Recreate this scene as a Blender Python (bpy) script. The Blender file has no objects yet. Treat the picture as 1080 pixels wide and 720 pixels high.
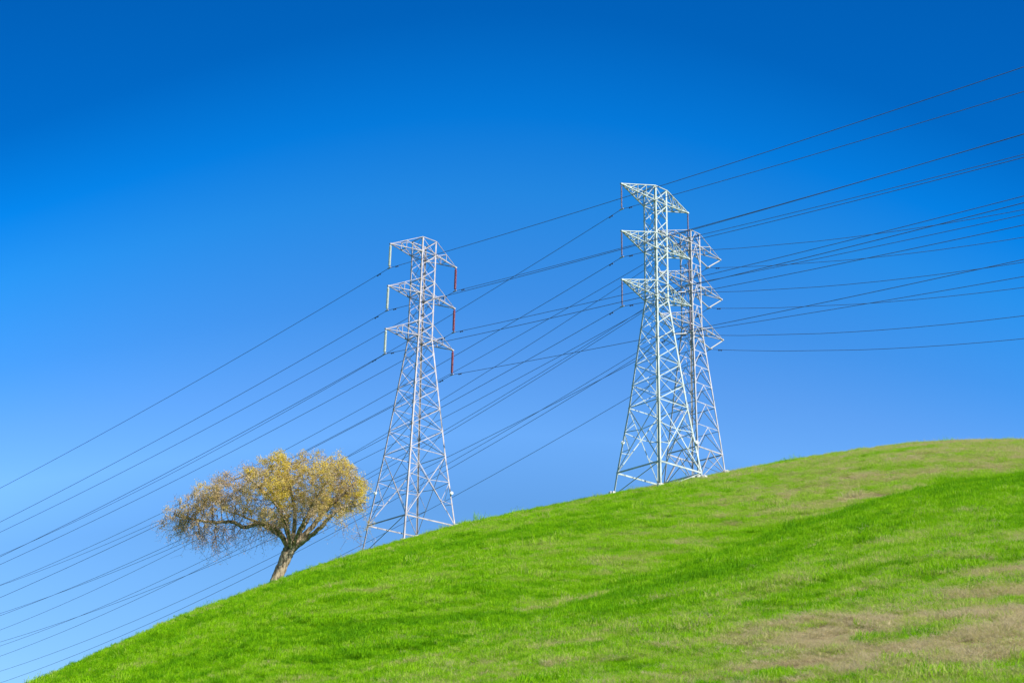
import bpy, bmesh, math, random
import numpy as np
from mathutils import Vector, Matrix

random.seed(7)
RNG = np.random.default_rng(11)
S = bpy.context.scene
COL = S.collection

# ------------------------------------------------------------------ helpers
def link(o, parent=None):
    COL.objects.link(o)
    if parent is not None:
        o.parent = parent
    return o

def tag(o, label=None, cat=None, group=None, kind=None):
    if label: o['label'] = label
    if cat: o['category'] = cat
    if group: o['group'] = group
    if kind: o['kind'] = kind
    return o

def empty(name, loc):
    o = bpy.data.objects.new(name, None)
    o.location = loc
    o.empty_display_size = 0.5
    return link(o)

class MB:
    """collects quads/tris; build() links them as one mesh object"""
    def __init__(self):
        self.v = []; self.f = []
    def bar(self, a, b, w, h=None, nrm=None):
        a = Vector(a); b = Vector(b); d = b - a
        if d.length < 1e-6: return
        h = h or w
        d.normalize()
        ref = Vector((0, 0, 1)) if abs(d.z) < .9 else Vector((1, 0, 0))
        x = d.cross(ref).normalized(); y = x.cross(d).normalized()
        if nrm is not None:          # flat member lying in a face: w in the face, h along its normal
            y = (nrm - d * nrm.dot(d)).normalized(); x = d.cross(y).normalized()
        n = len(self.v)
        for p in (a, b):
            for sx, sy in ((-1, -1), (1, -1), (1, 1), (-1, 1)):
                self.v.append(p + x * (sx * w / 2) + y * (sy * h / 2))
        self.f += [(n, n+3, n+2, n+1), (n+4, n+5, n+6, n+7)]
        for k in range(4):
            j = (k + 1) % 4
            self.f.append((n+k, n+j, n+4+j, n+4+k))
    def angle(self, a, b, ex, ey, w, t):
        """steel angle section from a to b, flanges along ex and ey"""
        a = Vector(a); b = Vector(b); ex = Vector(ex); ey = Vector(ey)
        pts = [(0, 0), (w, 0), (w, t), (t, t), (t, w), (0, w)]
        n = len(self.v)
        for p in (a, b):
            for u, v in pts:
                self.v.append(p + ex * u + ey * v)
        for k in range(6):
            j = (k + 1) % 6
            self.f.append((n+k, n+j, n+6+j, n+6+k))
        self.f.append(tuple(n + k for k in range(5, -1, -1)))
        self.f.append(tuple(n + 6 + k for k in range(6)))
    def lathe(self, a, b, prof, seg=10):
        """prof: list of (t along a->b in 0..1, radius)"""
        a = Vector(a); b = Vector(b); d = (b - a).normalized()
        ref = Vector((0, 0, 1)) if abs(d.z) < .9 else Vector((1, 0, 0))
        x = d.cross(ref).normalized(); y = x.cross(d)
        n = len(self.v)
        for t, r in prof:
            c = a.lerp(b, t)
            for k in range(seg):
                q = 2 * math.pi * k / seg
                self.v.append(c + (x * math.cos(q) + y * math.sin(q)) * r)
        m = len(prof)
        for i in range(m - 1):
            for k in range(seg):
                j = (k + 1) % seg
                self.f.append((n+i*seg+k, n+i*seg+j, n+(i+1)*seg+j, n+(i+1)*seg+k))
        self.f.append(tuple(n + k for k in range(seg - 1, -1, -1)))
        self.f.append(tuple(n + (m-1)*seg + k for k in range(seg)))
    def tube(self, pts, rad, seg=6, caps=True):
        pts = [Vector(p) for p in pts]
        n = len(self.v); x = None
        for i, p in enumerate(pts):
            d = (pts[min(i+1, len(pts)-1)] - pts[max(i-1, 0)]).normalized()
            if x is None:
                ref = Vector((0, 0, 1)) if abs(d.z) < .9 else Vector((1, 0, 0))
                x = d.cross(ref).normalized()
            x = (x - d * x.dot(d)).normalized(); y = d.cross(x)
            r = rad[i] if hasattr(rad, '__len__') else rad
            for k in range(seg):
                q = 2 * math.pi * k / seg
                self.v.append(p + (x * math.cos(q) + y * math.sin(q)) * r)
        for i in range(len(pts) - 1):
            for k in range(seg):
                j = (k + 1) % seg
                self.f.append((n+i*seg+k, n+i*seg+j, n+(i+1)*seg+j, n+(i+1)*seg+k))
        if caps:
            self.f.append(tuple(n + k for k in range(seg - 1, -1, -1)))
            self.f.append(tuple(n + (len(pts)-1)*seg + k for k in range(seg)))
    def build(self, name, m, parent=None, smooth=False):
        me = bpy.data.meshes.new(name)
        me.from_pydata([tuple(p) for p in self.v], [], self.f)
        me.update()
        if smooth:
            me.polygons.foreach_set('use_smooth', [True] * len(me.polygons))
        me.materials.append(m)
        return link(bpy.data.objects.new(name, me), parent)

def np_mesh(name, V, F, m, parent=None, smooth=False):
    """V (n,3), F (k,3|4) arrays"""
    me = bpy.data.meshes.new(name)
    k = F.shape[1]
    me.vertices.add(len(V)); me.vertices.foreach_set('co', V.astype(np.float32).ravel())
    me.loops.add(F.size); me.loops.foreach_set('vertex_index', F.astype(np.int32).ravel())
    me.polygons.add(len(F))
    me.polygons.foreach_set('loop_start', np.arange(0, F.size, k, dtype=np.int32))
    me.update(calc_edges=True)
    if smooth:
        me.polygons.foreach_set('use_smooth', np.ones(len(F), bool))
    if m: me.materials.append(m)
    o = bpy.data.objects.new(name, me)
    if parent is not False: link(o, parent)
    return o

# ------------------------------------------------------------------ noise
def vnoise(x, y, seed=0):
    xi = np.floor(x).astype(np.int64); yi = np.floor(y).astype(np.int64)
    fx = x - xi; fy = y - yi
    fx = fx*fx*(3-2*fx); fy = fy*fy*(3-2*fy)
    def h(a, b):
        n = (a * 374761393 + b * 668265263 + seed * 974634791) & 0xffffffff
        n = ((n ^ (n >> 13)) * 1274126177) & 0xffffffff
        return ((n ^ (n >> 16)) & 0xffff) / 65535.0
    return (h(xi, yi)*(1-fx) + h(xi+1, yi)*fx)*(1-fy) + (h(xi, yi+1)*(1-fx) + h(xi+1, yi+1)*fx)*fy
def fbm(x, y, seed=0, o=4):
    s = 0; a = .5
    for k in range(o):
        s = s + a * vnoise(x*2**k, y*2**k, seed + 17*k); a *= .5
    return s / (1 - .5**o)
def sstep(a, b, x):
    t = np.clip((x - a) / (b - a), 0, 1); return t*t*(3-2*t)

# ------------------------------------------------------------------ camera
FPX, PITCH, ROLL = 1598.009, 0.371212, 0.022247
cp, sp = math.cos(PITCH), math.sin(PITCH)
fw = Vector((0, cp, sp)); r0 = Vector((1, 0, 0)); u0 = Vector((0, -sp, cp))
rv = r0 * math.cos(ROLL) + u0 * math.sin(ROLL)
uv = u0 * math.cos(ROLL) - r0 * math.sin(ROLL)
cd = bpy.data.cameras.new('camera')
cd.sensor_width = 36; cd.lens = 36 * FPX / 1080
cd.dof.use_dof = True; cd.dof.focus_distance = 155; cd.dof.aperture_fstop = 5.6
cd.clip_start = .1; cd.clip_end = 9000
cam = link(bpy.data.objects.new('camera', cd))
cam.matrix_world = Matrix(((rv.x, uv.x, -fw.x, 0), (rv.y, uv.y, -fw.y, 0), (rv.z, uv.z, -fw.z, 0), (0, 0, 0, 1)))
S.camera = cam

# ------------------------------------------------------------------ light and sky
SUN_EL = math.radians(41); SUN_AZ = math.radians(126)     # azimuth clockwise from +Y: to the right of and behind the viewer
W = bpy.data.worlds.new('World'); S.world = W; W.use_nodes = True
wn = W.node_tree; wn.nodes.clear()
sky = wn.nodes.new('ShaderNodeTexSky'); sky.sky_type = 'NISHITA'
sky.sun_disc = False; sky.sun_elevation = SUN_EL; sky.sun_rotation = SUN_AZ
sky.altitude = 600; sky.air_density = 1.0; sky.dust_density = .15; sky.ozone_density = 4.0
EXPO = .9; BGS = .12
hs = wn.nodes.new('ShaderNodeHueSaturation'); hs.inputs['Saturation'].default_value = 1.25
tc = wn.nodes.new('ShaderNodeTexCoord'); sx = wn.nodes.new('ShaderNodeSeparateXYZ')
rp = wn.nodes.new('ShaderNodeValToRGB')       # deep polarised blue: sky tint by height above the horizon
TINT = ((0, (1.1, 1.1, 1.1)), (.15, (1.25, 1.22, 1.25)), (.26, (1.5, 1.40, 1.44)), (.305, (2.15, 1.86, 1.86)), (.345, (1.75, 1.72, 1.86)), (.39, (1.05, 1.60, 1.88)), (.452, (.45, 1.62, 1.98)),
        (.497, (.04, 1.40, 1.98)), (.553, (.01, 1.0, 1.55)), (.7, (.01, .8, 1.3)), (1, (.02, .7, 1.2)))
els = rp.color_ramp.elements
for k, (p, c) in enumerate(TINT):
    e = els[0] if k == 0 else els[len(els) - 1] if k == len(TINT) - 1 else els.new(p)
    e.position = p; e.color = (*[v/2.2 for v in c], 1)
ml = wn.nodes.new('ShaderNodeMix'); ml.data_type = 'RGBA'; ml.blend_type = 'MULTIPLY'; ml.inputs[0].default_value = 1
un = wn.nodes.new('ShaderNodeVectorMath'); un.operation = 'SCALE'; un.inputs['Scale'].default_value = 2.2/2**EXPO
bg = wn.nodes.new('ShaderNodeBackground'); bg.inputs['Strength'].default_value = BGS
wo = wn.nodes.new('ShaderNodeOutputWorld')
wn.links.new(sky.outputs[0], hs.inputs['Color']); wn.links.new(tc.outputs['Generated'], sx.inputs[0]); xx = wn.nodes.new('ShaderNodeMath'); xx.operation = 'MULTIPLY'; wn.links.new(sx.outputs['X'], xx.inputs[0]); wn.links.new(sx.outputs['X'], xx.inputs[1])
xz = wn.nodes.new('ShaderNodeMath'); xz.operation = 'MULTIPLY'; wn.links.new(xx.outputs[0], xz.inputs[0]); wn.links.new(sx.outputs['Z'], xz.inputs[1])
az_ = wn.nodes.new('ShaderNodeMath'); az_.operation = 'MULTIPLY_ADD'; az_.inputs[1].default_value = 2.1     # lens vignette painted into the sky: blue deepens to the sides too
wn.links.new(xz.outputs[0], az_.inputs[0]); wn.links.new(sx.outputs['Z'], az_.inputs[2]); wn.links.new(az_.outputs[0], rp.inputs[0])
wn.links.new(hs.outputs[0], ml.inputs[6]); wn.links.new(rp.outputs[0], ml.inputs[7]); wn.links.new(ml.outputs[2], un.inputs[0])
wn.links.new(un.outputs[0], bg.inputs[0]); wn.links.new(bg.outputs[0], wo.inputs[0])
sl = bpy.data.lights.new('sun', 'SUN'); sl.energy = 5.0; sl.angle = math.radians(.53); sl.color = (1, .95, .87)
sun = link(bpy.data.objects.new('sun', sl))
sdir = Vector((math.sin(SUN_AZ)*math.cos(SUN_EL), math.cos(SUN_AZ)*math.cos(SUN_EL), math.sin(SUN_EL)))
sun.rotation_euler = sdir.to_track_quat('Z', 'Y').to_euler()
sun.location = sdir * 60 + Vector((0, 0, 40))
S.view_settings.view_transform = 'Standard'; S.view_settings.look = 'None'
S.view_settings.exposure = EXPO; S.view_settings.gamma = 1.0

# ------------------------------------------------------------------ materials
def mat(name, color, rough=.6, metal=0., noise=None, bump=0., spec=.3):
    """noise = (scale, colour2, detail) mixes two base colours with an object-space noise"""
    m = bpy.data.materials.new(name); m.use_nodes = True
    nt = m.node_tree; b = nt.nodes['Principled BSDF']
    b.inputs['Base Color'].default_value = (*color, 1); b.inputs['Roughness'].default_value = rough
    b.inputs['Metallic'].default_value = metal; b.inputs['Specular IOR Level'].default_value = spec
    if noise:
        tc = nt.nodes.new('ShaderNodeTexCoord'); n = nt.nodes.new('ShaderNodeTexNoise')
        n.inputs['Scale'].default_value = noise[0]; n.inputs['Detail'].default_value = noise[2]
        mx = nt.nodes.new('ShaderNodeMix'); mx.data_type = 'RGBA'
        mx.inputs[6].default_value = (*color, 1); mx.inputs[7].default_value = (*noise[1], 1)
        rp = nt.nodes.new('ShaderNodeValToRGB'); rp.color_ramp.elements[0].position = .38; rp.color_ramp.elements[1].position = .62
        nt.links.new(tc.outputs['Object'], n.inputs['Vector']); nt.links.new(n.outputs['Fac'], rp.inputs[0])
        nt.links.new(rp.outputs[0], mx.inputs[0]); nt.links.new(mx.outputs[2], b.inputs['Base Color'])
        if bump:
            bp = nt.nodes.new('ShaderNodeBump'); bp.inputs['Strength'].default_value = bump; bp.inputs['Distance'].default_value = .05
            nt.links.new(n.outputs['Fac'], bp.inputs['Height']); nt.links.new(bp.outputs[0], b.inputs['Normal'])
    return m

M = {}
M['steel'] = mat('galvanised_steel', (.40, .375, .385), .6, .1, (1.3, (.29, .27, .28), 5))
M['steel_green'] = mat('weathered_green_grey_steel', (.40, .465, .445), .6, .1, (1.1, (.32, .37, .33), 5))
M['steel_grey'] = mat('dull_grey_steel', (.40, .40, .415), .6, .1, (1.2, (.30, .30, .31), 5))
M['rust'] = mat('rust_tinged_steel', (.60, .54, .50), .65, .1, (2.0, (.44, .33, .25), 4))
M['concrete'] = mat('concrete', (.62, .60, .56), .9, 0, (6, (.48, .46, .42), 5), .3)
M['glass_ins'] = mat('pale_green_insulator', (.46, .50, .43), .3, 0, (9, (.38, .43, .37), 2), 0, .5)
M['red_ins'] = mat('red_brown_insulator', (.22, .035, .06), .3, 0, (9, (.16, .03, .05), 2), 0, .5)
M['dark_ins'] = mat('dark_grey_insulator', (.13, .10, .15), .35, 0, (9, (.09, .07, .11), 2), 0, .5)
M['pale_ins'] = mat('pale_grey_insulator', (.42, .42, .40), .35, 0, (9, (.34, .34, .33), 2), 0, .5)
M['conductor'] = mat('aluminium_conductor', (.075, .125, .26), .7, 0, (3, (.06, .10, .21), 2))
M['plate'] = mat('white_enamel', (.82, .82, .80), .4, 0, (8, (.74, .74, .72), 3))

def bark_mat():
    m = bpy.data.materials.new('oak_bark'); m.use_nodes = True; nt = m.node_tree; b = nt.nodes['Principled BSDF']
    tc = nt.nodes.new('ShaderNodeTexCoord'); mp = nt.nodes.new('ShaderNodeMapping'); mp.inputs['Scale'].default_value = (1, 1, .45)
    v = nt.nodes.new('ShaderNodeTexNoise'); v.inputs['Scale'].default_value = 5; v.inputs['Detail'].default_value = 6
    rp = nt.nodes.new('ShaderNodeValToRGB'); e = rp.color_ramp.elements
    e[0].position = .36; e[0].color = (.08, .065, .045, 1); e[1].position = .66; e[1].color = (.46, .37, .25, 1)
    c = e.new(.5); c.color = (.27, .21, .135, 1)
    bp = nt.nodes.new('ShaderNodeBump'); bp.inputs['Strength'].default_value = .9; bp.inputs['Distance'].default_value = .12
    nt.links.new(tc.outputs['Object'], mp.inputs[0]); nt.links.new(mp.outputs[0], v.inputs['Vector'])
    nt.links.new(v.outputs['Fac'], rp.inputs[0]); nt.links.new(rp.outputs[0], b.inputs['Base Color'])
    nt.links.new(v.outputs['Fac'], bp.inputs['Height']); nt.links.new(bp.outputs[0], b.inputs['Normal'])
    b.inputs['Roughness'].default_value = .9; b.inputs['Specular IOR Level'].default_value = .1
    return m
M['bark'] = bark_mat()

def leafy(name, ramp, attr, inst=False, trans=.45, wet=.25):
    """diffuse + translucent sheet whose colour runs along a ramp by an attribute of the plant"""
    m = bpy.data.materials.new(name); m.use_nodes = True; nt = m.node_tree; nt.nodes.clear()
    at = nt.nodes.new('ShaderNodeAttribute'); at.attribute_name = attr
    at.attribute_type = 'INSTANCER' if inst else 'GEOMETRY'
    rp = nt.nodes.new('ShaderNodeValToRGB'); els = rp.color_ramp.elements
    els[0].position = ramp[0][0]; els[0].color = (*ramp[0][1], 1)
    els[1].position = ramp[-1][0]; els[1].color = (*ramp[-1][1], 1)
    for p, c in ramp[1:-1]:
        e = els.new(p); e.color = (*c, 1)
    nt.links.new(at.outputs['Fac'], rp.inputs[0])
    col = rp.outputs[0]
    if inst:      # every blade of a tuft a little different
        a2 = nt.nodes.new('ShaderNodeAttribute'); a2.attribute_name = 'blade'
        ad = nt.nodes.new('ShaderNodeMath'); ad.operation = 'MULTIPLY_ADD'; ad.inputs[1].default_value = .34
        sb = nt.nodes.new('ShaderNodeMath'); sb.operation = 'SUBTRACT'; sb.inputs[1].default_value = .17
        nt.links.new(a2.outputs['Fac'], ad.inputs[0]); nt.links.new(at.outputs['Fac'], ad.inputs[2])
        nt.links.new(ad.outputs[0], sb.inputs[0]); nt.links.new(sb.outputs[0], rp.inputs[0])
    d = nt.nodes.new('ShaderNodeBsdfPrincipled'); d.inputs['Roughness'].default_value = .6; d.inputs['Specular IOR Level'].default_value = wet
    t = nt.nodes.new('ShaderNodeBsdfTranslucent'); mx = nt.nodes.new('ShaderNodeMixShader'); mx.inputs[0].default_value = trans
    o = nt.nodes.new('ShaderNodeOutputMaterial')
    nt.links.new(col, d.inputs['Base Color']); nt.links.new(col, t.inputs['Color'])
    nt.links.new(d.outputs[0], mx.inputs[1]); nt.links.new(t.outputs[0], mx.inputs[2]); nt.links.new(mx.outputs[0], o.inputs[0])
    return m
# 0 deep green .. .35 fresh green .. .6 yellow green .. 1 straw
GRASS = [(0, (.092, .27, .003)), (.22, (.20, .455, .002)), (.42, (.275, .50, .004)), (.62, (.37, .45, .09)), (.8, (.47, .42, .18)), (1, (.53, .45, .27))]
M['grass'] = leafy('grass_blades', GRASS, 'dry', True, .45, .06)
M['leaf'] = leafy('oak_catkins_and_leaves', [(0, (.44, .33, .24)), (.35, (.62, .47, .25)), (.65, (.67, .52, .15)), (1, (.74, .59, .05))], 'tint', False, .45, .1)
M['twig'] = mat('oak_twig', (.20, .13, .10), .85, 0, (3, (.28, .20, .14), 2), 0, .1)

# ------------------------------------------------------------------ terrain
SKY = np.array([(-90, -.02), (-60, .0), (-45, .03), (-32, .055), (-25, .08), (-19.8027, .1089), (-17.0222, .1388), (-15.0169, .1576), (-13.4349, .1732), (-11.8106, .1884), (-8.9474, .2107), (-7.3959, .223), (-5.6388, .2351), (-3.8515, .2451), (-1.9711, .2551), (.8828, .2673), (4.0148, .2789), (6.044, .2858), (8.5468, .2939), (10.8157, .3008), (13.3475, .3063), (15.4843, .3096), (17.2279, .3095), (19.6083, .3069), (22.8878, .3016), (32, .28), (45, .23), (60, .16), (90, .05)])
CRE = np.array([(-20, .06), (-12, .10), (-8, .13), (-4.6817, .1545), (-1.8858, .1735), (.9533, .1912), (3.8223, .2077), (5.9855, .2199), (8.1527, .2325), (10.3209, .246), (12.1186, .2555), (14.6196, .2686), (17.0778, .2775), (19.4666, .2806), (22.7507, .279), (32, .26), (45, .22), (60, .15), (90, .04)])
DCR = np.array([(-90, 90), (-45, 95), (-25, 105), (-17, 112), (-13, 122), (-9, 131.5), (-7, 140), (-5, 152), (-3.8, 155), (-2, 152), (.9, 149), (4, 146), (6, 149), (8.5, 160), (11, 165), (14, 166), (20, 168), (30, 165), (60, 140), (90, 100)])
DNR = np.array([(-90, 26), (-20, 26), (-8, 30), (-4, 34), (0, 40), (4, 48), (8, 58), (12, 68), (16, 77), (20, 84), (30, 90), (90, 90)])
DEL = np.array([(-90, -.03), (-8, -.02), (-3, -.009), (0, -.003), (3, .001), (6, .004), (9, .006), (13, .008), (17, .009), (25, .009), (90, .0)])
def ip(T, a):      # smooth interpolation over bearing
    k = np.array([-1.0, -.5, 0, .5, 1.0]); w = np.array([.1, .2, .4, .2, .1])
    return sum(wi * np.interp(a + ki, T[:, 0], T[:, 1]) for ki, wi in zip(k, w))
HN = 3.3
def terrain(x, y, detail=True):
    x = np.asarray(x, float); y = np.asarray(y, float)
    d = np.hypot(x, y) + 1e-6
    a = np.degrees(np.arctan2(x, y))
    back = sstep(75, 150, np.abs(a))
    ac = np.clip(a, -90, 90)
    t = ip(SKY, ac) - .0022 - .0013*(1 - sstep(-6, -1, ac)); tn = ip(CRE, ac); D = ip(DCR, ac); dn = ip(DNR, ac); de = ip(DEL, ac)
    Hm = np.clip((t - tn + np.maximum(de, -.004)) * dn / (1 - dn/D)**2, 2.6, 20)
    zm = -Hm + (t + 2*Hm/D)*d - Hm*d*d/D**2
    zm = zm - .004*np.maximum(d - D - 1, 0)**2/(1 + .004*np.maximum(d - D - 1, 0)/.45)
    zn = -HN + (tn + 2*HN/dn)*d - HN*d*d/dn**2
    zn = zn - .002*np.maximum(d - dn, 0)**2 + np.minimum(de, 0)*d
    k = .25
    z = np.maximum(zm, zn) + k*np.log1p(np.exp(-np.abs(zm - zn)/k))
    z = z + (HN - 1.6)*np.exp(-(d/6)**2) - .0
    z = np.maximum(z, -45)
    z = z*(1 - back) + back*np.maximum(-1.6 - .05*d, -45)
    z = np.where(d > 500, z*(1 - sstep(500, 1500, d)) + -45*sstep(500, 1500, d), z)
    if detail:
        f = sstep(3, 12, d)*(1 - sstep(400, 800, d))
        z = z + f*(.20*(fbm(x/7, y/7, 3, 3) - .5) + (.13 + .14*sstep(40, 90, d))*(fbm(x/1.5, y/1.5, 5, 3) - .5))
    return z

def dryness(x, y):
    """0 lush .. 1 straw: patches of green and dead grass, plus shade painted along the fold"""
    d = np.hypot(x, y); a = np.degrees(np.arctan2(x, y))
    # streaks run along the contour, which climbs to the right
    u = x*.95 + y*.3; v = -x*.3 + y*.95
    wu = 5*(fbm(x/9, y/9, 91, 3) - .5); wv = 3.2*(fbm(x/7, y/7, 93, 3) - .5); u = u + wu; v = v + wv
    big = fbm(u/26 + 3.1, v/11 + 8, 21, 4); mid = fbm(u/5.5, v/2.6, 33, 4); fine = fbm(u/1.3, v/.7, 41, 3)
    tiny = fbm(u/.5, v/.28, 47, 2)
    base = .31 + .45*(big - .5) + .75*(mid - .5) + .70*(fine - .5) + .35*(tiny - .5)
    base = np.maximum(base, .10 + .3*(fine - .5))
    tn_gap = ip(CRE, np.clip(a, -90, 90)); D = ip(DCR, np.clip(a, -90, 90)); dn = ip(DNR, np.clip(a, -90, 90))
    low = (1 - sstep(.24, .48, d/dn)) * sstep(-12, 0, a)                    # dead thatch on the lower near slope
    base = base + (1 - sstep(.2, .46, d/dn))*sstep(-2, 9, a)*.21*sstep(.25, .55, mid) + low*(.10 + .85*sstep(.44, .60, fbm(u/1.3, v/1.3, 97, 4))*sstep(.34, .52, .5*mid + .5*big))
    onspur = (1 - sstep(.98, 1.03, d/dn)) * sstep(1, 6, a)
    base = base - .04*onspur*sstep(.42, .7, d/dn)
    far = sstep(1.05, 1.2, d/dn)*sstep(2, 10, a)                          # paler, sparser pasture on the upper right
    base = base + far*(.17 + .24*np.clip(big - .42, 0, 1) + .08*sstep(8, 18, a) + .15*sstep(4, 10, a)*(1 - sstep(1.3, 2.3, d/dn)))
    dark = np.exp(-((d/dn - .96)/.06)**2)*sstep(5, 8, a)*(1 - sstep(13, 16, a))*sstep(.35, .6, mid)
    base = base - .30*dark - .06*onspur*sstep(.5, .8, d/dn) - .10*onspur*sstep(.7, .98, d/dn)  # dark weeds on the crest; shaded fold edge painted in as deeper green
    left = 1 - sstep(-8, 2, a)
    base = base - .05*left
    hollow = np.exp(-((d/dn - 1.0)/.22)**2)*sstep(-7, -2, a)*(1 - sstep(3, 7, a))   # dry band along the fold
    base = base + .55*hollow*np.clip(mid - .30, 0, .6)
    for tx, ty in ((14.5, 138.0), (19.6, 152.2), (18.3, 140.0)):          # worn ground round the tower feet
        base = base + .30*np.exp(-((x - tx)**2 + (y - ty)**2)/9)
    return np.clip(base, 0, 1)

az = np.concatenate([np.arange(-180, -30, 3.0), np.arange(-30, 30, .14), np.arange(30, 180.01, 3.0)])
rad = np.concatenate([[.05, .8, 2], np.geomspace(3.5, 60, 170), np.linspace(60.5, 185, 190), np.geomspace(188, 3200, 30)])
Ag, Rg = np.meshgrid(np.radians(az), rad, indexing='ij')
GX, GY = Rg*np.sin(Ag), Rg*np.cos(Ag); GZ = terrain(GX, GY)
nA, nR = GX.shape
idx = np.arange(nA*nR).reshape(nA, nR)
F = np.stack([idx[:-1, :-1], idx[1:, :-1], idx[1:, 1:], idx[:-1, 1:]], -1).reshape(-1, 4)[:, ::-1]
F = F[:, ::-1]
V = np.stack([GX, GY, GZ], -1).reshape(-1, 3)

def soil_mat():
    m = bpy.data.materials.new('turf_and_soil'); m.use_nodes = True; nt = m.node_tree; b = nt.nodes['Principled BSDF']
    at = nt.nodes.new('ShaderNodeAttribute'); at.attribute_name = 'dry'
    tc = nt.nodes.new('ShaderNodeTexCoord'); n = nt.nodes.new('ShaderNodeTexNoise'); n.inputs['Scale'].default_value = 6; n.inputs['Detail'].default_value = 5
    ad = nt.nodes.new('ShaderNodeMath'); ad.operation = 'MULTIPLY_ADD'; ad.inputs[1].default_value = .5
    sb = nt.nodes.new('ShaderNodeMath'); sb.operation = 'SUBTRACT'; sb.inputs[1].default_value = .25
    rp = nt.nodes.new('ShaderNodeValToRGB'); els = rp.color_ramp.elements
    R = [(0, (.03, .10, .005)), (.25, (.06, .17, .004)), (.45, (.10, .19, .007)), (.65, (.15, .17, .035)), (.85, (.19, .15, .075)), (1, (.23, .17, .10))]
    els[0].position = 0; els[0].color = (*R[0][1], 1); els[1].position = 1; els[1].color = (*R[-1][1], 1)
    for p, c in R[1:-1]:
        e = els.new(p); e.color = (*c, 1)
    nt.links.new(tc.outputs['Object'], n.inputs['Vector']); nt.links.new(n.outputs['Fac'], ad.inputs[0]); nt.links.new(at.outputs['Fac'], ad.inputs[2])
    nt.links.new(ad.outputs[0], sb.inputs[0]); nt.links.new(sb.outputs[0], rp.inputs[0]); nt.links.new(rp.outputs[0], b.inputs['Base Color'])
    bp = nt.nodes.new('ShaderNodeBump'); bp.inputs['Strength'].default_value = .6; bp.inputs['Distance'].default_value = .1
    nt.links.new(n.outputs['Fac'], bp.inputs['Height']); nt.links.new(bp.outputs[0], b.inputs['Normal'])
    b.inputs['Roughness'].default_value = .95; b.inputs['Specular IOR Level'].default_value = .05
    return m
hill = np_mesh('hill', V, F, soil_mat(), smooth=True)
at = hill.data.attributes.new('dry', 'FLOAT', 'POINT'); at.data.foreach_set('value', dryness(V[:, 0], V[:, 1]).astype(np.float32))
tag(hill, 'green grassy hillside rising to the right with a nearer fold', 'hill', kind='structure')

# ------------------------------------------------------------------ grass (stuff)
def tuft_mesh(name, n, R, hmin, hmax, w, lean, seed, flat=0.):
    g = np.random.default_rng(seed)
    V = []; F = []; B = []
    for i in range(n):
        r = R*math.sqrt(g.random()); q = g.random()*2*math.pi
        x, y = r*math.cos(q), r*math.sin(q)
        h = hmin + (hmax - hmin)*g.random()**1.5
        la = g.random()*2*math.pi; L = lean*(.3 + g.random())
        dx, dy = math.cos(la)*L*h, math.sin(la)*L*h
        fa = g.random()*math.pi; wx, wy = math.cos(fa)*w/2, math.sin(fa)*w/2
        zt = h*(1 - flat)
        k = len(V)
        V += [(x-wx, y-wy, -.03), (x+wx, y+wy, -.03),
              (x+dx*.35+wx*.8, y+dy*.35+wy*.8, zt*.6), (x+dx*.35-wx*.8, y+dy*.35-wy*.8, zt*.6),
              (x+dx+wx*.15, y+dy+wy*.15, zt*(.95 - .25*flat)), (x+dx-wx*.15, y+dy-wy*.15, zt*(.95 - .25*flat))]
        F += [(k, k+1, k+2, k+3), (k+3, k+2, k+4, k+5)]
        B += [g.random()]*6
    me = bpy.data.meshes.new(name)
    me.from_pydata(V, [], F); me.update()
    a = me.attributes.new('blade', 'FLOAT', 'POINT'); a.data.foreach_set('value', np.array(B, np.float32))
    me.materials.append(M['grass'])
    return bpy.data.objects.new(name, me)
pc = bpy.data.collections.new('grass_tufts')
kinds = []
for s in range(3): kinds.append(tuft_mesh('tuft_a%d' % s, 330, .42, .035, .115, .0085, .9, 100+s))            # short fresh turf
for s in range(2): kinds.append(tuft_mesh('tuft_b%d' % s, 150, .34, .07, .19, .0085, .9, 110+s))              # longer green
for s in range(3): kinds.append(tuft_mesh('tuft_c%d' % s, 240, .45, .05, .20, .007, 1.9, 120+s, .72))         # flattened straw
for o in kinds: pc.objects.link(o)

def scatter(n, dmin, dmax, amax, seed):
    g = np.random.default_rng(seed)
    a = np.radians((g.random(n)*2 - 1)*amax)
    d = np.sqrt(dmin**2 + (dmax**2 - dmin**2)*g.random(n))
    return d*np.sin(a), d*np.cos(a)
xs, ys = [], []
for n, d0, d1, am in ((56000, 6, 34, 44), (66000, 34, 80, 38), (78000, 80, 195, 33)):
    x, y = scatter(n, d0, d1, am, int(n)); xs.append(x); ys.append(y)
x = np.concatenate(xs); y = np.concatenate(ys)
D_ = ip(DCR, np.degrees(np.arctan2(x, y))); keep = np.hypot(x, y) < D_ + 26
x, y = x[keep], y[keep]; z = terrain(x, y); n = len(x)
dist = np.hypot(x, y)
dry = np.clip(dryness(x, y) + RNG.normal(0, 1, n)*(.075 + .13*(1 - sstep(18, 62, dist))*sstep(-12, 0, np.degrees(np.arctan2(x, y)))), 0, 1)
e = .4
nx = -(terrain(x+e, y, False) - terrain(x-e, y, False))/(2*e); ny = -(terrain(x, y+e, False) - terrain(x, y-e, False))/(2*e)
tall = RNG.random(n) < np.where(dist < 45, 0, .004)
rot = np.stack([-ny*.7, nx*.7, RNG.random(n)*6.283], 1)
pick = RNG.random(n)
ki = np.where(pick < np.where(dist < 45, .86, .74), RNG.integers(0, 3, n), RNG.integers(3, 5, n))
straw = dry + RNG.normal(0, .12, n) > .57
ki = np.where(straw, RNG.integers(5, 8, n), ki)
scl = (.75 + .5*RNG.random(n))*(1 + .35*sstep(40, 150, dist))
scl *= .55 + 1.0*fbm(x/.9, y/.9, 77, 2)**1.3
scl *= .62 + .38*sstep(15, 60, dist)
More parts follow.
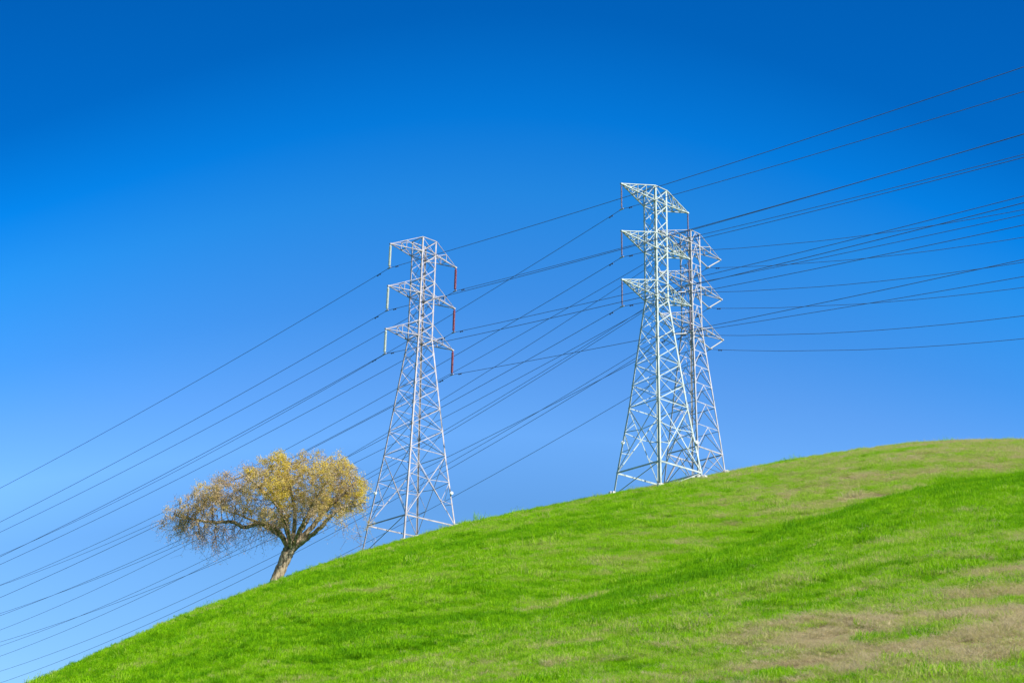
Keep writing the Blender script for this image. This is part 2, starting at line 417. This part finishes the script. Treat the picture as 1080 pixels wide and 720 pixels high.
scl[tall] *= 1.9; ki = np.where(tall, RNG.integers(3, 5, n), ki)
me = bpy.data.meshes.new('grass')
me.vertices.add(n); me.vertices.foreach_set('co', np.stack([x, y, z], 1).astype(np.float32).ravel())
for nm, ty, arr in (('rot', 'FLOAT_VECTOR', rot), ('scl', 'FLOAT', scl), ('kind_index', 'INT', ki), ('dry', 'FLOAT', dry)):
    a = me.attributes.new(nm, ty, 'POINT')
    a.data.foreach_set('vector' if ty == 'FLOAT_VECTOR' else 'value', (arr.astype(np.int32) if ty == 'INT' else arr.astype(np.float32)).ravel())
me.materials.append(M['grass'])
grass = link(bpy.data.objects.new('grass', me))
tag(grass, 'short bright green pasture grass with patches of dead straw', 'grass', kind='stuff')
ng = bpy.data.node_groups.new('grass_scatter', 'GeometryNodeTree')
ng.interface.new_socket('Geometry', in_out='INPUT', socket_type='NodeSocketGeometry')
ng.interface.new_socket('Geometry', in_out='OUTPUT', socket_type='NodeSocketGeometry')
gi = ng.nodes.new('NodeGroupInput'); go = ng.nodes.new('NodeGroupOutput')
ci = ng.nodes.new('GeometryNodeCollectionInfo'); ci.inputs['Collection'].default_value = pc
ci.inputs['Separate Children'].default_value = True; ci.inputs['Reset Children'].default_value = True
iop = ng.nodes.new('GeometryNodeInstanceOnPoints'); iop.inputs['Pick Instance'].default_value = True
def named(nm, ty):
    k = ng.nodes.new('GeometryNodeInputNamedAttribute'); k.data_type = ty; k.inputs['Name'].default_value = nm
    return [s for s in k.outputs if s.enabled and s.name == 'Attribute'][0]
ng.links.new(gi.outputs[0], iop.inputs['Points']); ng.links.new(ci.outputs[0], iop.inputs['Instance'])
ng.links.new(named('kind_index', 'INT'), iop.inputs['Instance Index'])
ng.links.new(named('rot', 'FLOAT_VECTOR'), iop.inputs['Rotation']); ng.links.new(named('scl', 'FLOAT'), iop.inputs['Scale'])
ng.links.new(iop.outputs[0], go.inputs[0])
grass.modifiers.new('scatter', 'NODES').node_group = ng

# ------------------------------------------------------------------ transmission towers
TW = {
 'L': dict(T=(-9.826, 150.6737, 38.277, .7092), s=.9702, sr=3.1985, h1=7.4515, s1=2.3023, hw=20.3257, arm=4.5077, hap=1.6828, tz=.0312, sp=4.9),
 'A': dict(T=(14.4849, 140.6381, 41.4848, .7038), s=.8671, sr=2.909, h1=6.6142, s1=2.0585, hw=18.0365, arm=4.9013, hap=1.717, tz=.8354, sp=5.3),
 'B': dict(T=(19.624, 153.6298, 47.458, .7548), s=.8153, sr=2.1021, h1=5.2, s1=1.64, hw=14.354, arm=5.3045, hap=1.5325, tz=.1654, sp=4.9),
}
def insulator_mb(a, b, r, n):
    mb = MB(); prof = [(0, .03)]
    for k in range(n):
        t0 = .06 + .88*k/n; dt = .88/n
        prof += [(t0, r*.62), (t0 + dt*.25, r), (t0 + dt*.65, r*.96), (t0 + dt*.9, r*.62)]
    prof += [(.96, .035), (1, .05)]
    mb.lathe(a, b, prof, 8)
    return mb

def build_tower(key, label, group, steel, ins, x_brace=True):
    P = TW[key]; x0, y0, z0, yaw = P['T']
    cy, sy = math.cos(yaw), math.sin(yaw)
    gz = float(terrain(x0, y0))
    root = empty('transmission_tower', (x0, y0, gz)); root.rotation_euler.z = yaw
    tag(root, label, 'transmission tower', group)
    zo = z0 - gz                                   # base frame height in local coordinates
    bpy.context.view_layer.update()
    def gl(lx, ly):                                # ground height in local coordinates
        return float(terrain(x0 + cy*lx - sy*ly, y0 + sy*lx + cy*ly)) - gz
    C = ((-1, -1), (1, -1), (1, 1), (-1, 1))
    s, sr, s1, h1, hw, sp, hap, tz, arm = (P[k] for k in ('s', 'sr', 's1', 'h1', 'hw', 'sp', 'hap', 'tz', 'arm'))
    top = hw + 2*sp + hap
    def hw_at(z):
        if z >= hw: return s
        if z >= h1: return s1 + (s - s1)*(z - h1)/(hw - h1)
        return sr + (s1 - sr)*z/h1
    def pt(c, z): return Vector((c[0]*hw_at(z), c[1]*hw_at(z), zo + z))
    lw = {'L': .155, 'A': .185, 'B': .155}[key]; bw = {'L': .072, 'A': .088, 'B': .082}[key]
    # legs, down to the sloping ground
    slope = (sr - s1)/h1
    feet = []
    for c in C:
        e = .0
        while e < 9 and zo - e > gl(c[0]*(sr + slope*e), c[1]*(sr + slope*e)): e += .05
        foot = Vector((c[0]*(sr + slope*e), c[1]*(sr + slope*e), zo - e)); feet.append((foot, e))
        mb = MB(); ex = Vector((-c[0], 0, 0)); ey = Vector((0, -c[1], 0))
        st = [foot - Vector((0, 0, .3))] + [pt(c, q) for q in (0, h1, hw, top)]
        if e == 0: st = [pt(c, 0) - Vector((0, 0, .3)), pt(c, h1), pt(c, hw), pt(c, top)]
        for a, b in zip(st[:-1], st[1:]): mb.angle(a, b, ex, ey, lw, .035)
        mb.build('leg', steel, root)
        fm = MB(); g = foot.copy(); g.z = gl(foot.x, foot.y)
        fm.lathe(g - Vector((0, 0, .5)), g + Vector((0, 0, .45)), [(0, .42), (.7, .42), (.95, .36), (1, .33)], 10)
        fm.build('footing', M['concrete'], root)
    # bracing, one mesh per face
    npan = {'L': 6, 'A': 6, 'B': 5}[key]; nb = {'L': 3, 'A': 3, 'B': 2}[key]
    zs = [h1]; k0 = 1.35
    ws = np.linspace(k0, .85, npan); ws = ws/ws.sum()*(hw - h1)
    for w in ws: zs.append(zs[-1] + w)
    zs[-1] = hw
    for a in range(2):
        for k in range(1, nb + 1): zs.append(hw + a*sp + sp*k/nb)
    zs.append(top)
    for fi in range(4):
        c0, c1 = C[fi], C[(fi + 1) % 4]
        mb = MB(); nrm = Vector(((c0[0] + c1[0])/2, (c0[1] + c1[1])/2, 0)).normalized()
        def P2(c, z, off=0.): return pt(c, z) + nrm*off
        for a, b in zip(zs[:-1], zs[1:]):
            if x_brace:
                mb.bar(P2(c0, a, .02), P2(c1, b, .02), bw, .016, nrm); mb.bar(P2(c1, a, -.04), P2(c0, b, -.04), bw*.72, .016, nrm)
                if b <= hw + .01 and (b - a) > 1.9: mb.bar(P2(c0, a), P2(c1, a), bw*.7, .016, nrm)
            else:
                mid = (P2(c0, b) + P2(c1, b))/2
                mb.bar(P2(c0, a, .02), mid, bw, .016, nrm); mb.bar(P2(c1, a, -.03), mid + nrm*-.03, bw, .016, nrm)
                mb.bar(P2(c0, b), P2(c1, b), bw*.8, .016, nrm)
        # tall bottom panel
        mb.bar(P2(c0, h1), P2(c1, h1), bw*1.1, .02, nrm)
        if x_brace:
            mb.bar(P2(c0, 0, .02), P2(c1, h1, .02), bw*1.15, .02, nrm); mb.bar(P2(c1, 0, -.06), P2(c0, h1, -.06), bw*1.15, .02, nrm)
            t = sr/(sr + s1); zc = h1*t; xc = (P2(c0, 0)*(1 - t) + P2(c1, h1)*t)
            for c in (c0, c1):
                mb.bar(P2(c, zc*1.06), xc, bw*.9, .016, nrm)
                # redundant members
                q = P2(c, 0).lerp(xc, .55); mb.bar(P2(c, zc*.52), q, bw*.7, .016, nrm); mb.bar(P2(c, zc*1.06), q, bw*.7, .016, nrm)
                q2 = P2(c, h1).lerp(xc, .5); mb.bar(P2(c, zc*1.06), q2, bw*.6, .016, nrm)
            m = (P2(c0, h1) + P2(c1, h1))/2
        else:
            n2 = 2
            for k in range(n2):
                a, b = h1*k/n2, h1*(k + 1)/n2
                mid = (P2(c0, b) + P2(c1, b))/2
                mb.bar(P2(c0, a, .02), mid, bw, .016, nrm); mb.bar(P2(c1, a, -.03), mid + nrm*-.03, bw, .016, nrm); mb.bar(P2(c0, b), P2(c1, b), bw*.8, .016, nrm)
        for zz in zs[1:-1]:
            for c in (c0, c1):
                q = P2(c, zz, .01); t_ = (P2(c1 if c is c0 else c0, zz) - q).normalized()
                mb.bar(q + t_*.02, q + t_*.24, .26, .012, nrm)
        mb.build('bracing', steel, root)
    # base frame with stubs to the low feet
    mb = MB()
    for k in range(4):
        a, b = pt(C[k], 0), pt(C[(k + 1) % 4], 0)
        mb.bar(a, b, .05, lw*.85)
        fa, ea = feet[k]; fb, eb = feet[(k + 1) % 4]
        if ea > 1.2: mb.bar(fa, b.lerp(a, .02), bw*.8, .05)
        if not x_brace:
            m = (a + b)/2
            mb.bar(m, fa, bw, .06); mb.bar(m, fb, bw, .06)
    mb.build('base_frame', steel, root)
    # white round plates on two legs
    if key != 'B':
        for c in (C[3], C[1]):
            p = pt(c, h1*.46); n_ = Vector((.65, -.76, 0)) if c == C[1] else Vector((-.3, -.95, 0))
            n_ = Matrix.Rotation(-yaw, 3, 'Z') @ Vector((.25, -.95, -.15)).normalized()
            pm = MB(); pm.lathe(p + n_*.12, p + n_*.30, [(0, .10), (.15, .18), (.8, .18), (1, .12)], 14)
            tag(pm.build('marker_plate', M['plate'], root), 'round white plate fixed to a tower leg')
    # crossarms
    for lv in range(3):
        z = hw + lv*sp
        mb = MB()
        ring = [pt(c, z) for c in C]; ring2 = [pt(c, z + hap) for c in C]
        for R_ in (ring, ring2):
            for k in range(4): mb.bar(R_[k], R_[(k + 1) % 4], bw, .07)
        mb.bar(ring[0], ring[2], bw*.7, .04); mb.bar(ring[1], ring[3], bw*.7, .04)
        for sd in (-1, 1):
            tip = Vector((sd*arm, 0, zo + z + tz))
            lo = [Vector((sd*s, q*s, zo + z)) for q in (-1, 1)]; hi = [Vector((sd*s, q*s, zo + z + hap)) for q in (-1, 1)]
            for p in lo: mb.bar(p, tip, .12 if key == 'A' else .10, .07)
            for p in hi: mb.bar(p, tip, .11 if key == 'A' else .05, .07 if key == 'A' else .05)
            fr = (.27, .52, .76) if key == 'A' else (.5,)
            for i, t in enumerate(fr):
                L_ = [p.lerp(tip, t) for p in lo]; H_ = [p.lerp(tip, t) for p in hi]
                for q in (0, 1):
                    mb.bar(L_[q], H_[q], bw*.9, .05)
                    prev = lo[q] if i == 0 else lo[q].lerp(tip, fr[i-1])
                    ph = hi[q] if i == 0 else hi[q].lerp(tip, fr[i-1])
                    if key == 'A': mb.bar(L_[q], ph, bw*.9, .05)
                    else: mb.bar(prev, H_[q], bw, .06)
                mb.bar(L_[0], L_[1], bw*.9, .05); mb.bar(H_[0], H_[1], bw*.7, .05)
                pl = lo if i == 0 else [p.lerp(tip, fr[i-1]) for p in lo]
                mb.bar(pl[0], L_[1], bw*.7, .04)
            mb.bar(tip - Vector((sd*.12, 0, .0)), tip + Vector((sd*.10, 0, -.05)), .2, .16)
        armo = mb.build('crossarm', steel, root)
        for sd in (-1, 1):
            tip = Vector((sd*arm, 0, zo + z + tz))
            if key == 'B':
                bot = Vector((sd*(arm + s*.95)/2, 0, zo + z - 1.55))
                for a in (tip + Vector((0, 0, -.12)), Vector((sd*s*1.02, 0, zo + z - .85))):
                    insulator_mb(a, bot, .08, 14).build('insulator', ins[0], armo, True)
                cl = MB(); cl.bar(bot + Vector((0, -.28, -.06)), bot + Vector((0, .28, -.06)), .13, .1); cl.build('clamp', steel, armo)
                hm = MB(); hm.bar(Vector((sd*s*1.02, -s, zo + z - .85)), Vector((sd*s*1.02, s, zo + z - .85)), .09, .09); hm.build('hanger', steel, armo)
            else:
                Li = 2.85 if key == 'L' else 2.9
                m_ = ins[0] if sd < 0 else ins[1]
                io = insulator_mb(tip + Vector((0, 0, -.12)), tip + Vector((0, 0, -Li + .05)), .145 if key == 'L' else .085, 17).build('insulator', m_, armo, True)
                if key == 'L': tag(io, 'pale green insulator string' if sd < 0 else 'dark red insulator string')
                cl = MB(); cl.bar(tip + Vector((0, -.26, -Li)), tip + Vector((0, .26, -Li)), .12, .1); cl.build('clamp', M['pale_ins'] if key == 'A' else steel, armo)
    return root

build_tower('L', 'steel lattice tower with pale and red insulators, standing alone uphill of the oak tree', 'lattice towers carrying power lines on the hill', M['steel'], (M['glass_ins'], M['red_ins']))
build_tower('A', 'tallest lattice tower with deep triangular crossarms, in front of another tower', 'lattice towers carrying power lines on the hill', M['steel_green'], (M['dark_ins'], M['dark_ins']))
build_tower('B', 'narrow lattice tower with V shaped insulators, half hidden behind another tower', 'lattice towers carrying power lines on the hill', M['steel_grey'], (M['pale_ins'],), False)

# ------------------------------------------------------------------ conductors
SPAN = {('L', -1): (2.445927, -.217455, .000451, 330), ('L', 1): (-.90948, -.164825, .000254, 190),
        ('A', -1): (2.278472, -.138453, .000412, 330), ('A', 1): (-.991915, -.212814, .000251, 190),
        ('B', -1): (2.300218, -.218798, .000528, 330), ('B', 1): (-.897491, -.32122, .001643, 130)}
def attach(key, sd, lv):
    P = TW[key]; x0, y0, z0, yaw = P['T']
    z = z0 + P['hw'] + lv*P['sp']
    if key == 'B': lx, z = sd*(P['arm'] + P['s']*.95)/2, z - 1.6
    else: lx, z = sd*P['arm'], z + P['tz'] - {'L': 2.85, 'A': 2.9}[key]
    return Vector((x0 + math.cos(yaw)*lx, y0 + math.sin(yaw)*lx, z))
TN = {'L': 'tower beside the oak', 'A': 'tallest tower', 'B': 'rear tower with V-shaped insulators'}
LVN = ('lowest', 'middle', 'top')
for key in 'LAB':
    for lv in (2, 1, 0):
        for sd in (-1, 1):
            p = attach(key, sd, lv)
            def run(side):
                th, m, c, tm = SPAN[key, side]
                return lambda t: p + Vector((math.cos(th)*t, math.sin(th)*t, m*t + c*t*t)), tm
            fl, tl = run(-1); fr, tr = run(1)
            pts = [fl(t) for t in np.concatenate([np.linspace(tl, 20, 40), [10, 4, 1.5]])] + [p] + [fr(t) for t in np.concatenate([[1.5, 4, 10], np.linspace(20, tr, 32)])]
            mb = MB(); mb.tube(pts, .0265, 6)
            w = mb.build('power_line', M['conductor'], None, True)
            tag(w, 'thin power line on the %s %s arm of the %s' % (LVN[lv], 'left' if sd < 0 else 'right', TN[key]), 'power line', 'power lines strung between the towers')
            for fn in (fl, fr):
                a, b = fn(1.25), fn(1.75); q = Vector((0, 0, -.09))
                dm = MB(); dm.bar(a + q, b + q, .035, .035); dm.bar(a + q, a.lerp(b, .28) + q, .1, .1); dm.bar(b + q, b.lerp(a, .28) + q, .1, .1)
                dm.bar(a.lerp(b, .5) + q, a.lerp(b, .5), .04, .04)
                dm.build('damper', M['conductor'], w)

# ------------------------------------------------------------------ oak tree
TX, TY = -19.8356, 128.4778
TZ = float(terrain(TX, TY))
SC = 1/12.32
def q3(px, py, v=0.):      # tree-local metres: right, depth, up
    return Vector(((px - 290)*SC, v, (613 - py)*SC*1.085))
oak = empty('oak_tree', (TX, TY, TZ)); oak.rotation_euler.z = math.atan2(-TX, TY)
tag(oak, 'broad oak tree with sparse yellow spring foliage and a leaning trunk', 'tree')
tp = [q3(289.5, 619), q3(290.5, 612), q3(293, 602), q3(297, 591), q3(300.5, 581), q3(303.5, 574)]
tm = MB()
def wob(p, k): return p + Vector((random.uniform(-k, k), random.uniform(-k, k), random.uniform(-k, k)))
def dense(pts, n=4):
    out = []
    for i in range(len(pts) - 1):
        p0 = pts[max(i-1, 0)]; p1 = pts[i]; p2 = pts[i+1]; p3 = pts[min(i+2, len(pts)-1)]
        for k in range(n):
            t = k/n
            out.append(.5*((2*p1) + (p2-p0)*t + (2*p0-5*p1+4*p2-p3)*t*t + (3*p1-p0-3*p2+p3)*t**3))
    return out + [pts[-1]]
td = dense(tp, 5)
rr = np.interp(np.linspace(0, 1, len(td)), [0, .12, .3, .6, .85, 1], [.92, .66, .53, .48, .54, .52])
tm.tube(td, [float(r)*random.uniform(.94, 1.06) for r in rr], 14)
tm.build('trunk', M['bark'], oak, True)
fork = q3(303, 576)
LIMBS = [   # polyline in (x, y, depth), start radius
 ([(302, 577, 0), (296, 567, -.3), (285, 558, -.8), (270, 555, -1.2), (254, 560, -1.4), (240, 556, -1.5), (224, 558, -1.8), (206, 557, -1.8), (192, 555, -1.6), (180, 552, -1.4)], .40),
 ([(302, 576, .1), (300, 560, .8), (294, 542, 1.6), (285, 524, 2.2), (277, 505, 2.8), (268, 490, 3.2)], .34),
 ([(304, 575, 0), (306, 556, -.5), (304, 535, -1.0), (297, 514, -1.6), (292, 494, -2.0)], .33),
 ([(305, 575, .2), (315, 562, .3), (328, 548, .2), (338, 534, 0), (350, 524, -.5), (362, 512, -.8), (372, 504, -1.0)], .42),
 ([(306, 577, -.2), (318, 568, -.8), (331, 559, -1.6), (343, 547, -2.2), (355, 538, -2.6), (368, 535, -2.6), (378, 531, -2.4)], .36),
 ([(304, 575, .3), (312, 556, 1.4), (322, 536, 2.4), (330, 514, 3.2), (335, 495, 3.8)], .30),
 ([(303, 575, .3), (296, 562, 1.6), (282, 550, 2.8), (264, 540, 3.6), (246, 532, 4.2), (228, 528, 4.4)], .30),
 ([(304, 576, -.3), (300, 562, -1.8), (288, 545, -3.0), (270, 530, -3.8), (252, 518, -4.3)], .28),
 ([(305, 574, -.3), (314, 556, -1.9), (325, 535, -3.2), (338, 515, -4.1)], .28),
]
LOBES = [  # centre px, radii px, depth m, radius depth m, points
 (184, 549, 22, 15, -1.5, 2.0, 190), (180, 556, 18, 14, -1.2, 1.8, 110), (205, 548, 22, 12, -2, 2, 120), (212, 536, 26, 18, -1.5, 2.4, 190), (236, 520, 28, 18, 2, 3, 190), (232, 528, 26, 18, -3, 3, 170),
 (250, 500, 20, 15, 0, 3.2, 150), (276, 495, 26, 16, 2, 3, 170), (284, 492, 26, 13, -2, 3, 150), (262, 520, 24, 16, 4, 2.4, 110), (262, 524, 24, 16, -4, 2.4, 110),
 (318, 490, 26, 14, -1.5, 3.4, 180), (345, 489, 26, 15, 0, 3.6, 230), (358, 500, 24, 20, 2, 3, 190), (370, 512, 16, 20, -1, 3, 170), (366, 530, 18, 13, -2, 2.8, 170),
 (328, 512, 30, 20, 3, 2.4, 150), (330, 514, 28, 18, -4, 2.4, 140), (300, 520, 24, 22, 1, 3.4, 110), (340, 530, 26, 14, -1, 2.4, 120),
 (318, 536, 24, 16, -3.4, 1.8, 110), (300, 508, 22, 18, -3, 2, 110), (345, 512, 22, 16, -3.8, 2, 120), (352, 524, 22, 12, 3, 2.4, 110), (284, 528, 20, 16, -4, 2, 100), (338, 482, 24, 9, .5, 3, 110), (362, 492, 16, 12, -.5, 2.6, 80), (258, 492, 18, 12, 1, 2.6, 80), (178, 556, 13, 12, -1.2, 1.6, 70),
 (285, 551, 22, 11, -3.4, 1.6, 90), (302, 546, 18, 13, -3, 1.5, 80), (322, 546, 16, 10, -3.2, 1.5, 70), (246, 547, 26, 8, -3, 1.6, 80), (355, 552, 18, 9, -2, 1.8, 50), (372, 558, 10, 10, -1.5, 1.4, 30),
 (313, 486, 20, 12, -1, 3, 150), (310, 498, 20, 14, 2, 2.6, 110),
 (222, 572, 20, 12, -1.6, 1.6, 70), (200, 566, 20, 10, -1.4, 1.6, 60), (190, 545, 22, 13, -.5, 1.8, 90), (250, 566, 24, 10, -1, 1.8, 60), (376, 545, 12, 14, -2, 1.5, 60), (345, 548, 22, 8, -3, 1.8, 50),
 (262, 556, 40, 11, -1.2, 2.4, 150), (220, 562, 34, 10, -1.8, 1.8, 120), (382, 548, 8, 12, -2.4, 1.4, 50), (290, 540, 24, 12, 3, 2, 70),
]
g = np.random.default_rng(5)
att = []
for (cx, cy_, rx, ry, dv, rd, n_) in LOBES:
    k = 0
    while k < n_:
        v = g.normal(size=3); v /= np.linalg.norm(v); r = g.random()**.45
        c = q3(cx, cy_, dv)
        q = (c.x + v[0]*r*(rx - 3)*SC, c.y + v[1]*r*rd, c.z + v[2]*r*(ry - 2)*SC*1.03)
        k += .6
        if fbm(np.array([q[0]/1.9 + 7.3]), np.array([q[2]/1.35 + q[1]*.3 + 2.1]), 83, 2)[0] < (.44 if cx > 215 and not 296 < cx < 332 else .30): continue
        att.append((c.x + v[0]*r*(rx - 3)*SC, c.y + v[1]*r*rd, c.z + v[2]*r*(ry - 2)*SC*1.03 - .5*sstep(530, 500, cy_))); k += .15
att = np.array(att)
nodes = []; par = []; limb_of = []; base_r = []
for li, (pl, r) in enumerate(LIMBS):
    ps = dense([q3(a, b, c) for a, b, c in pl], 5)
    prev = -1
    for i, p in enumerate(ps):
        if i: p = wob(p, .05)
        nodes.append(np.array(p)); par.append(prev); limb_of.append(li); base_r.append(r*.68*(1 - .78*i/len(ps))); prev = len(nodes) - 1
STEP, KILL, INF = .32, .42, 3.4
P_ = np.array(nodes)
dmat = np.linalg.norm(att[:, None] - P_[None], axis=2); near = dmat.argmin(1); nd = dmat.min(1)
alive = np.ones(len(att), bool)
for it in range(70):
    act = alive & (nd < INF)
    if not act.any(): break
    acc = {}
    for i in np.nonzero(act)[0]:
        acc.setdefault(near[i], []).append(i)
    new0 = len(nodes)
    for ni, ids in acc.items():
        dv = att[ids] - nodes[ni]; dv /= np.linalg.norm(dv, axis=1)[:, None] + 1e-9
        d_ = dv.sum(0) + g.normal(0, .25, 3)
        L_ = np.linalg.norm(d_)
        if L_ < 1e-3: continue
        nodes.append(nodes[ni] + d_/L_*STEP + g.normal(0, .03, 3)); par.append(ni); limb_of.append(limb_of[ni]); base_r.append(0)
    nw = np.array(nodes[new0:])
    if not len(nw): break
    dm_ = np.linalg.norm(att[:, None] - nw[None], axis=2); k = dm_.argmin(1); m_ = dm_.min(1)
    up = m_ < nd; near[up] = new0 + k[up]; nd[up] = m_[up]
    alive &= nd > KILL
    if len(nodes) > 9000: break
N_ = len(nodes); NP = np.array(nodes)
kids = [[] for _ in range(N_)]
for i, p in enumerate(par):
    if p >= 0: kids[p].append(i)
rad_ = np.zeros(N_)
for i in range(N_ - 1, -1, -1):
    r = .017 if not kids[i] else (sum(rad_[k]**2.35 for k in kids[i]))**(1/2.35)
    rad_[i] = max(r, 0)
for i in range(N_):
    if base_r[i]: rad_[i] = min(max(base_r[i], rad_[i]*.8), .45)
for i in range(N_):
    if par[i] >= 0 and not base_r[i]: rad_[i] = min(rad_[i], rad_[par[i]]*.92)
# chains of nodes -> tubes, one mesh per limb
for li in range(len(LIMBS)):
    mb = MB()
    starts = [i for i in range(N_) if limb_of[i] == li and par[i] < 0]
    stack = [(s_, -1) for s_ in starts]
    while stack:
        i, frm = stack.pop()
        ch = [frm, i] if frm >= 0 else [i]
        while kids[ch[-1]]:
            ks = sorted(kids[ch[-1]], key=lambda k: -rad_[k])
            for k in ks[1:]: stack.append((k, ch[-1]))
            ch.append(ks[0])
        rs = [float(rad_[k]) for k in ch]
        if frm >= 0: rs[0] = rs[1]
        if len(ch) > 1: mb.tube([NP[k] for k in ch], rs, 7 if rs[0] > .08 else 4, False)
    mb.build('limb', M['bark'], oak, True)
# twigs and foliage
tw = MB(); LV = []; LF = []; LT = []
tips = [i for i in range(N_) if rad_[i] < .035]
def leaf(p, size, tint):
    a = g.normal(size=3); a /= np.linalg.norm(a); b = np.cross(a, g.normal(size=3)); b /= np.linalg.norm(b)
    k = len(LV); s0, s1_ = size*(.6 + .8*g.random()), size*.45*(.6 + .8*g.random())
    LV.extend([p - a*s0*.5, p + b*s1_*.5, p + a*s0*.5, p - b*s1_*.5]); LF.append((k, k+1, k+2, k+3)); LT.extend([tint]*4)
zlow = q3(0, 552).z
for i in tips:
    p = NP[i]; u_ = p[0]
    pxx = 290 + p[0]/SC; pyy = 613 - p[2]/SC/1.085
    bare = pyy > (568 if pxx < 240 else 555) or fbm(np.array([p[0]/1.5]), np.array([p[1]/1.5 + p[2]/1.2]), 51, 2)[0] < .31
    term = not kids[i]
    lush = fbm(np.array([p[0]/2.2 + 9]), np.array([p[1]/2.4 + p[2]/1.5]), 61, 2)[0]
    side = np.clip((pxx - 200)/150, 0, 1)
    nt_ = 3 if term else 1
    for k in range(nt_):
        d_ = g.normal(size=3); d_[2] += .25 if pyy < 545 else -.9
        d_ /= np.linalg.norm(d_); L_ = g.uniform(.35, .85)*(1.35 if pyy > 552 else 1)
        e1 = p + d_*L_*.5 + g.normal(0, .05, 3); e2 = e1 + (d_ + np.array([0, 0, -.25]))*L_*.5 + g.normal(0, .08, 3)
        tw.tube([p, e1, e2], [.013, .010, .006], 3, False)
        if pyy > 553 and g.random() < .75:       # drooping twig on the underside
            e3 = e2 + np.array([g.normal(0, .38), g.normal(0, .38), -g.uniform(.15, .8)]); e4 = e3 + np.array([g.normal(0, .36), g.normal(0, .36), -g.uniform(-.1, .5)])
            for q in range(4): leaf(e3 + g.normal(0, .22, 3), .12, .1 + .1*g.random())
            tw.tube([e2, e3, e4], [.010, .008, .005], 3, False)
        hole = fbm(np.array([p[0]/1.25 + 4]), np.array([p[2]/.95 + p[1]*.22]), 71, 2)[0]
        nl = int(g.integers(3, 8)) if bare else int(13 + 60*max(lush - .38, 0) + 6*side) + (11 if pxx < 245 else 0)
        if hole < .37: nl = int(g.integers(0, 2))
        for q in range(nl):
            t = g.random(); c = p*(1 - t) + e2*t + g.normal(0, .11, 3)
            tint = np.clip((.22 if bare else .40 + 1.0*(lush - .5) + .32*side) + g.normal(0, .06), 0, 1)  # yellower to the right: the crown's sunlit side put into leaf colour
            leaf(c, .118, tint)
for i in range(N_):                       # short shoots and lichen along the limbs
    if base_r[i] and base_r[i] < .21:
        for q in range(7):
            d_ = g.normal(size=3); d_[2] += .2; d_ /= np.linalg.norm(d_); c = NP[i] + d_*(rad_[i] + g.uniform(0, .5)) + g.normal(0, .12, 3)
            leaf(c, .14, np.clip(.4 + g.normal(0, .18), 0, 1))
tw.build('twigs', M['twig'], oak)
cr = np_mesh('crown', np.array(LV), np.array(LF), M['leaf'], oak)
a = cr.data.attributes.new('tint', 'FLOAT', 'POINT'); a.data.foreach_set('value', np.array(LT, np.float32))
print('tree nodes', N_, 'leaves', len(LF), 'tufts', n)

S.render.engine = 'CYCLES'
S.cycles.max_bounces = 6; S.cycles.transparent_max_bounces = 8
S.render.film_transparent = False
